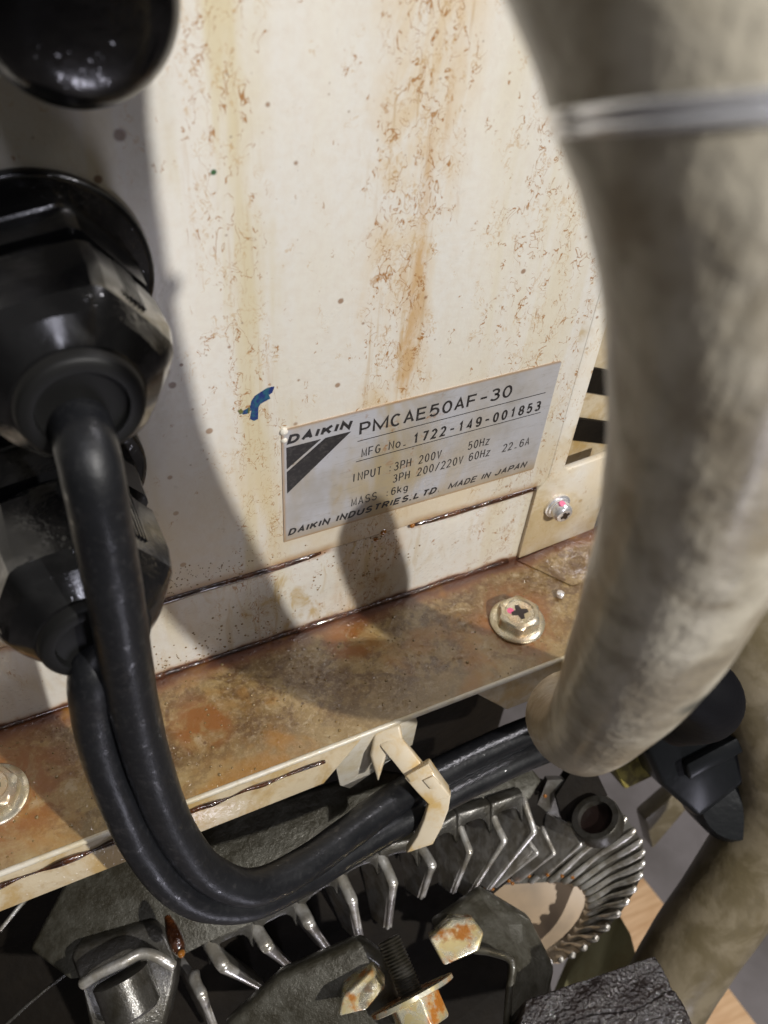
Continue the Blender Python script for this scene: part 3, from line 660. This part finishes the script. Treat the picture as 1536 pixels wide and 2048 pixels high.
mesh('metal_band', *oval_ring([(-.0014, .93)] + [(-.0007 - .0007 * math.cos(math.pi * k / 8), 1.02 + .045 * math.sin(math.pi * k / 8)) for k in range(9)] + [(.0006 - .0005 * math.cos(math.pi * k / 8), 1.02 + .035 * math.sin(math.pi * k / 8)) for k in range(1, 9)] + [(.0012, .93)]), M['steel'], duct, smooth=True, angle=80)
H2 = [(.0605, -.104, .094, .0012), (.0590, -.099, .085, .0045), (.0565, -.0925, .073, .0078), (.0590, -.0885, .054, .0088), (.0635, -.0875, .036, .0088), (.0670, -.0915, .0225, .0088), (.0800, -.0985, .0110, .0088), (.0900, -.0960, -.0080, .0088), (.0980, -.0860, -.0330, .0088)]  # hose added behind the duct, tapered to shape the shadow below the nameplate
n = NT('matte_rubber'); M['rubber'] = n.set(col=(.004, .004, .005), rough=.6, spec=.1, n=n.bump(n.noise(300, 3, .6), .4, .0005))
h2 = mesh('shadow_hose', *tube(H2, 32, 8), M['rubber'], None, smooth=True, angle=80)
tag(h2, 'black hose added behind the thick beige-grey hose to cast the shadow below the nameplate', 'hose')
# second pipe, lower right
P2 = [(1480, 1180, .36, .021), (1520, 1330, .37, .022), (1560, 1480, .385, .0225), (1555, 1620, .40, .0225), (1480, 1760, .41, .022), (1385, 1900, .415, .0215), (1330, 1990, .42, .021), (1250, 2120, .43, .021)]
p2 = mesh('drain_pipe', *tube([(*at(a, b, d), q * .95) for a, b, d, q in P2], 40, 8, .01), M['pipe'], None, smooth=True, angle=80)
tag(p2, 'dark brown greasy pipe bending past the right edge behind the thick hose', 'pipe')
# black moulded part behind the hose
mo = thing('black_moulding', at(1400, 1500, .40), 'black moulded plastic block between the thick hose and the brown pipe', 'plastic part')
mesh('block', *quadprism([(1290, 1500, .385), (1400, 1380, .375), (1478, 1450, .375), (1500, 1560, .385), (1400, 1640, .39), (1320, 1570, .39)], fw * .03), M['mould'], mo, bevel=.003, bseg=3)
mesh('rib', *quadprism([(1372, 1530, .378), (1500, 1462, .372), (1512, 1492, .374), (1380, 1562, .380)], fw * .01), M['mould'], mo, bevel=.0012)
mesh('lower_lobe', *lathe(at(1470, 1600, .395), -fw, [(-.02, .019), (0, .019), (.004, .0165), (.005, .001)], 40), M['mould'], mo, smooth=True)

# ================================================================== finned casting
cast = thing('finned_casting', at(950, 1750, .37), 'oily finned aluminium motor casting with an oval opening at its right end', 'motor casting')
# rough top plate under the ledge
tp = [(60, 1900, .325), (130, 1770, .330), (260, 1680, .335), (560, 1600, .345), (760, 1540, .352), (900, 1560, .355), (1050, 1520, .365), (1085, 1560, .362), (1060, 1600, .358), (960, 1620, .352), (860, 1660, .347), (770, 1700, .342), (690, 1740, .336), (600, 1800, .330), (500, 1850, .324), (420, 1885, .320), (330, 1930, .316), (140, 1960, .312)]
mesh('top_plate', *quadprism(tp, V((0, .004, -.006))), M['plate'], cast, bevel=.0012)
# body behind the fins, coloured near-black so the gaps read as shade
bd = [(x, y, .340 + (x - 447) / 561 * .030) for x, y in [(250, 1780), (900, 1560), (1130, 1590), (1090, 1700), (985, 1790), (940, 1830), (900, 1900), (760, 1990), (640, 2150), (300, 2200), (180, 1950)]]
mesh('body', *quadprism(bd, fw * .02), M['dark'], cast)
def fin(p0, p1, p2, d0, thick=.0011, back=.020):
    """one cast fin: slab, rounded crest ending in a corner knob, thin front edge"""
    a = at(*p0, d0 + .006); b = at(*p1, d0); c_ = at(*p2, d0 + .012); th = thick * .95; bk = fw * back * .8 - rt * back * .55 - dn * back * .1
    pts = [a, b, c_, c_ + bk, b + bk, a + bk]
    v, f = prism(pts, rt * th); v = [q - rt * th / 2 for q in v]
    r_ = thick * .64
    t1 = tube([(*(a + fw * .003), r_ * .7), (*a, r_), (*(a * .5 + b * .5 + rt * random.uniform(-.0003, .0003)), r_ * .92), (*(a * .12 + b * .88), r_ * .95), (*b, r_ * .9)], 14, 4)
    t2 = tube([(*b, r_ * .9), (*(b * .85 + c_ * .15), r_ * .78), (*(b * .5 + c_ * .5), r_ * .58), (*c_, r_ * .42)], 12, 4)
    return mesh('fin', *join((v, f), t1, t2), M['fin'], cast, smooth=True, angle=40)
F = [((388, 1955), (404, 1990), (430, 2060), .316, .0026), ((420, 1885), (447, 1932), (530, 1980), .318, .0032), ((507, 1850), (534, 1893), (588, 1942), .323, .0032), ((595, 1807), (618, 1847), (662, 1908), .327, .0030),
     ((677, 1745), (704, 1801), (719, 1878), .332, .0028), ((758, 1706), (786, 1766), (775, 1855), .336, .0026), ((838, 1690), (864, 1730), (842, 1795), .340, .0024),
     ((915, 1642), (939, 1703), (906, 1785), .344, .0022), ((982, 1622), (1008, 1681), (937, 1794), .348, .0022), ((1047, 1600), (1068, 1663), (978, 1778), .352, .0020),
     ((1050, 1670), (1074, 1706), (992, 1774), .354, .0014), ((1086, 1660), (1108, 1706), (1037, 1764), .356, .0014), ((1140, 1650), (1162, 1688), (1085, 1756), .358, .0014)]
for i, (p0, p1, p2, d0, th) in enumerate(F): fin(p0, p1, p2, d0, th * (1.35 if i < 7 else 1.15))
# scalloped webs joining the fins to the plate
for i in range(1, 9):
    a = F[i][0]; b = F[i + 1][0]; d = F[i][3] + .003
    pts = []
    for k in range(9):
        t = k / 8; x = a[0] + (b[0] - a[0]) * t; y = a[1] + (b[1] - a[1]) * t
        pts.append((x + 0, y + 10 + 42 * (2 * t - 1) ** 4, d + .004 * t))
    poly = [(a[0], a[1] - 14, d)] + [(b[0], b[1] - 14, d + .004)] + pts[::-1]
    mesh('web', *quadprism(poly, V((0, .004, -.001))), M['cast'], cast, bevel=.0008)
# right-hand ring of ribs round the oval opening
hub = at(1110, 1812, .375)
outer = [(1095, 1560), (1175, 1560), (1232, 1610), (1262, 1650), (1283, 1680), (1290, 1712), (1286, 1745), (1268, 1785), (1245, 1820), (1213, 1860), (1180, 1890), (1145, 1912), (1110, 1925), (1080, 1925)]
inner = [(1010, 1770), (1060, 1766), (1110, 1764), (1140, 1768), (1160, 1776), (1172, 1790), (1177, 1808), (1174, 1826), (1163, 1850), (1148, 1870), (1130, 1888), (1112, 1902), (1098, 1912), (1085, 1922)]
v = [at(*p, .3696) for p in outer] + [at(*p, .3856) for p in inner] ; nO = len(outer)
v += [q + fw * .006 for q in v]
f = [(i, i + 1, nO + i + 1, nO + i) for i in range(nO - 1)] + [(2 * nO + i, 3 * nO + i, 3 * nO + i + 1, 2 * nO + i + 1) for i in range(nO - 1)]
f += [(i, 2 * nO + i, 2 * nO + i + 1, i + 1) for i in range(nO - 1)] + [(nO + i, nO + i + 1, 3 * nO + i + 1, 3 * nO + i) for i in range(nO - 1)]
f += [(0, nO, 3 * nO, 2 * nO), (nO - 1, 3 * nO - 1, 4 * nO - 1, 2 * nO - 1)]
mesh('ring', v, f, M['ringm'], cast, smooth=True, angle=60)
nr = 17
def lerp_poly(P, t):
    x = t * (len(P) - 1); i = min(int(x), len(P) - 2); q = x - i
    return tuple(a + (b - a) * q for a, b in zip(P[i], P[i + 1]))
for i in range(nr):
    t = i / (nr - 1)
    o_ = lerp_poly(outer[2:], t); i_ = lerp_poly(inner[1:], min(1, t * 1.02))
    a = at(*o_, .3685); b = at(*i_, .3845); mid = (a + b) / 2 + fw * .0015
    q = .0013
    v, f = tube([(*(a + fw * .003), q * .5), (*(a * .97 + b * .03), q * .95), (*(a * .75 + b * .25), q), (*mid, q * .8), (*(b * .8 + a * .2), q), (*(b * .97 + a * .03), q * .95), (*(b + fw * .003), q * .5)], 10, 4)
    mesh('rib', v, f, M['fin'], cast, smooth=True)
# threaded boss on the ring
bs = at(1190, 1634, .356); bax = (-rt * .42 - dn * .66 - fw * .5).normalized()
mesh('boss', *lathe(bs, bax, [(-.006, .0102), (-.001, .0102), (0, .0096), (0, .0072), (-.004, .0070), (-.008, .0001)], 44), M['cast'], cast, smooth=True, angle=40)
mesh('bore', *lathe(bs - bax * .003, bax, [(0, .0072), (.0004, .0001)], 32), M['slot'], cast)
mesh('black_bushing', *quadprism([(1112, 1592, .368), (1140, 1548, .368), (1195, 1548, .368), (1215, 1590, .368), (1160, 1655, .368), (1125, 1640, .368)], fw * .01), M['dark'], cast)
for i, (x, y) in enumerate([(970, 1773), (985, 1778), (1018, 1762), (1025, 1767), (1058, 1752), (1095, 1750), (1124, 1752), (1145, 1755), (1090, 1592), (938, 1796)]):
    mesh('oil_bead', *lathe(at(x, y, .368), -fw, [(-.001, .0006), (.0002, .0008), (.0006, .0005), (.0008, .0001)], 12), M['amber'], cast, smooth=True)
# left lower socket of the casting

v, f = quadprism([(138, 1918, .312), (150, 1893, .314), (300, 1845, .320), (330, 1870, .318), (352, 1925, .314), (345, 1990, .312), (330, 2060, .31), (180, 2070, .30), (165, 1985, .304)], fw * .012)
mesh('socket', v, f, M['cast'], cast, bevel=.0022, bseg=4)
mesh('socket_bore', *lathe(at(262, 2010, .301), (V((.05, -.5, -.3))).normalized(), [(-.01, .0095), (.002, .0095), (.003, .0085), (.003, .001)], 40), M['cast'], cast, smooth=True, angle=40)
mesh('socket_rim', *tube([(*at(a, b, d), .0019) for a, b, d in [(165, 1968, .300), (200, 1946, .300), (245, 1925, .301), (280, 1908, .303), (310, 1912, .303), (345, 1932, .303)]], 14, 6), M['fin'], cast, smooth=True)
mesh('oil_drip', *tube([(*at(335, 1835, .310), .0012), (*at(345, 1862, .306), .0024), (*at(355, 1890, .303), .0026), (*at(360, 1905, .302), .0018)], 16, 5), M['oil'], cast, smooth=True)
mesh('oil_bead', *lathe(at(362, 1908, .3005), -fw, [(-.001, .0013), (.0004, .0013), (.0010, .0008), (.0012, .0001)], 16), M['amber'], cast, smooth=True)

# dark machine frame that closes the view behind and below
fr = thing('machine_frame', (-.1, .02, -.25), 'dark oily machine frame in the gap under the cream cover', 'machine frame')
mesh('back_plate', *box((-.35, .004, -.45), (.115, .010, -.052)), M['dark'], fr)
mesh('lower_body', *quadprism([(-300, 1780, .39), (180, 1760, .40), (330, 1900, .41), (560, 2000, .41), (700, 2300, .40), (-300, 2400, .36)], fw * .03), M['dark'], fr, bevel=.002)
mesh('dark_backing', *quadprism([(640, 1950, .385), (940, 1840, .40), (1060, 1930, .405), (1100, 1960, .405), (1130, 2200, .39), (640, 2250, .38)], fw * .02), M['dark'], fr)  # dark block added so the gap below the bracket reads black
mesh('guide_rod', *tube([(*at(a, b, d), .0008) for a, b, d in [(0, 1860, .33), (60, 1790, .335), (160, 1700, .34)]], 10, 3), M['fin'], fr, smooth=True)
mesh('guide_rod', *tube([(*at(a, b, d), .0006) for a, b, d in [(0, 2060, .33), (90, 1980, .335), (200, 1900, .345)]], 10, 3), M['cast'], fr, smooth=True)

# ================================================================== bracket and zinc hardware
br = thing('pipe_bracket', at(900, 1980, .31), 'greasy metal bracket with rusty zinc nuts below the fins', 'bracket')
mesh('saddle', *quadprism([(440, 2060, .300), (560, 1950, .304), (720, 1880, .306), (770, 1920, .304), (800, 2010, .30), (820, 2080, .30)], fw * .008), M['plate'], br, bevel=.003, bseg=4)
mesh('arm', *quadprism([(860, 1850, .330), (960, 1780, .345), (1060, 1840, .345), (1110, 1940, .335), (1085, 2060, .325), (1010, 2060, .315), (1020, 1920, .318), (960, 1905, .322)], fw * .006), M['plate'], br, bevel=.0015)
mesh('arm_lip', *tube([(*at(a, b, d), .0014) for a, b, d in [(1012, 2080, .308), (1018, 1990, .310), (1024, 1925, .312), (985, 1905, .316), (950, 1900, .318)]], 12, 5), M['plate'], br, smooth=True)
def block(pts, top, th):
    return quadprism(pts, th)
def nut(pts, ext, name='square_nut'):
    o = mesh(name, *quadprism(pts, ext), M['zinc_rust'], br, bevel=.0009, bseg=3); return o
nut([(858, 1878, .304), (902, 1836, .310), (944, 1834, .311), (968, 1866, .306), (958, 1902, .302), (888, 1932, .298)], fw * .012 + dn * .004)
nut([(684, 1995, .292), (745, 1940, .298), (772, 1975, .296), (735, 2020, .290), (676, 2035, .288)], fw * .012)
wc = at(823, 1988, .292); ax_ = (rt * .42 + dn * .82 - fw * .38).normalized()

thr = []
for k in range(17): thr += [(k * .0011, .0042), (k * .0011 + .00055, .0036)]
mesh('threaded_rod', *lathe(wc, -ax_, thr, 28), M['cast'], br, smooth=True, angle=60)
mesh('washer', *lathe(wc, ax_, [(0, .0148), (.0013, .0148), (.0016, .0140), (.0016, .004)], 48), M['zinc_rust'], br, smooth=True, angle=40)
mesh('hex_nut', *lathe(wc + ax_ * .0016, ax_, [(0, .0088), (.0008, .0090), (.0085, .0090), (.0092, .0084)], 6, .5), M['zinc_rust'], br, bevel=.0006)

# ================================================================== foam, boards, floor
random.seed(5)
ca, cb, cc, cd = at(1052, 2000, .298), at(1310, 1912, .314), at(1420, 2110, .300), at(1000, 2220, .275)
nu, nv = 110, 80
fn_ = (cb - ca).cross(cd - ca).normalized(); fn_ = fn_ if fn_.dot(-fw) > 0 else -fn_
v = []
for j_ in range(nv + 1):
    for i_ in range(nu + 1):
        a_, b_ = i_ / nu, j_ / nv
        p_ = (ca * (1 - a_) + cb * a_) * (1 - b_) + (cd * (1 - a_) + cc * a_) * b_
        edge_ = min(a_, 1 - a_, b_, 1 - b_)
        k_ = 1.0 if edge_ > 0 else .6
        h_ = .0012 * math.sin(a_ * 9 + 3 * b_) * math.sin(b_ * 14 + a_ * 4) + random.gauss(0, .00030) - (.0012 if 0 < abs(b_ - .36 - .04 * math.sin(a_ * 11)) < .03 else 0)
        v.append(p_ + fn_ * h_ * k_ + V((random.uniform(-1, 1), random.uniform(-1, 1), random.uniform(-1, 1))) * .00015)
w1_ = nu + 1
f = [(j_ * w1_ + i_, j_ * w1_ + i_ + 1, (j_ + 1) * w1_ + i_ + 1, (j_ + 1) * w1_ + i_) for j_ in range(nv) for i_ in range(nu)]
rim = [i_ for i_ in range(w1_)] + [j_ * w1_ + nu for j_ in range(1, nv + 1)] + [nv * w1_ + i_ for i_ in range(nu - 1, -1, -1)] + [j_ * w1_ for j_ in range(nv - 1, 0, -1)]
k0 = len(v); v += [v[q] - fn_ * .02 for q in rim]; nr_ = len(rim)
f += [(rim[q], rim[(q + 1) % nr_], k0 + (q + 1) % nr_, k0 + q) for q in range(nr_)] + [tuple(range(k0, k0 + nr_))]
fm = mesh('foam_block', v, f, M['foam'], None, smooth=True, angle=179)
tag(fm, 'black oil-soaked foam block sparkling at the bottom edge right of the rusty nuts', 'foam block')
FZ = -.62
fl = mesh('floor', *box((-3, -3, FZ - .05), (3, 3, FZ)), M['floor']); tag(fl, kind='structure')
wb = [onZ(1262, 1725, FZ + .02), onZ(1340, 1822, FZ + .02), onZ(1560, 2110, FZ + .02), onZ(1440, 2180, FZ + .02), onZ(1240, 1900, FZ + .02), onZ(1180, 1800, FZ + .02)]
wd = mesh('wooden_board', *prism(wb, (0, 0, -.02)), M['wood'], None, bevel=.001); tag(wd, 'light wooden board lying on the grey floor behind the finned casting', 'wooden board')
pb = mesh('pale_panel', *quadprism([(1140, 1940, .47), (1230, 1815, .47), (1262, 1870, .47), (1275, 1920, .46), (1180, 1990, .45), (1090, 2060, .44)], fw * .01), M['paleb'], None, bevel=.001)
tag(pb, 'pale greenish-yellow panel between the finned casting and the wooden board', 'panel')
ol = mesh('olive_block', *quadprism([(1222, 1525, .42), (1300, 1480, .42), (1322, 1548, .42), (1250, 1582, .42)], fw * .03), M['olive'], None, bevel=.002)
tag(ol, 'mottled olive block peeping out under the tip of the thick hose', 'block')
rod = mesh('dark_rail', *quadprism([(1290, 1640, .50), (1380, 1560, .50), (1400, 1590, .50), (1305, 1700, .52)], fw * .02), M['pipe'], None, bevel=.002)
tag(rod, 'dark brown rail running down behind the black moulded block', 'rail')
tn = mesh('tan_housing', *quadprism([(900, 1760, .405), (1010, 1735, .405), (1200, 1730, .405), (1215, 1850, .400), (1120, 1930, .397), (1060, 1925, .398), (930, 1830, .402)], fw * .01), M['tan'], None, bevel=.001)
tag(tn, 'tan metal surface seen through the oval opening of the casting', 'housing')
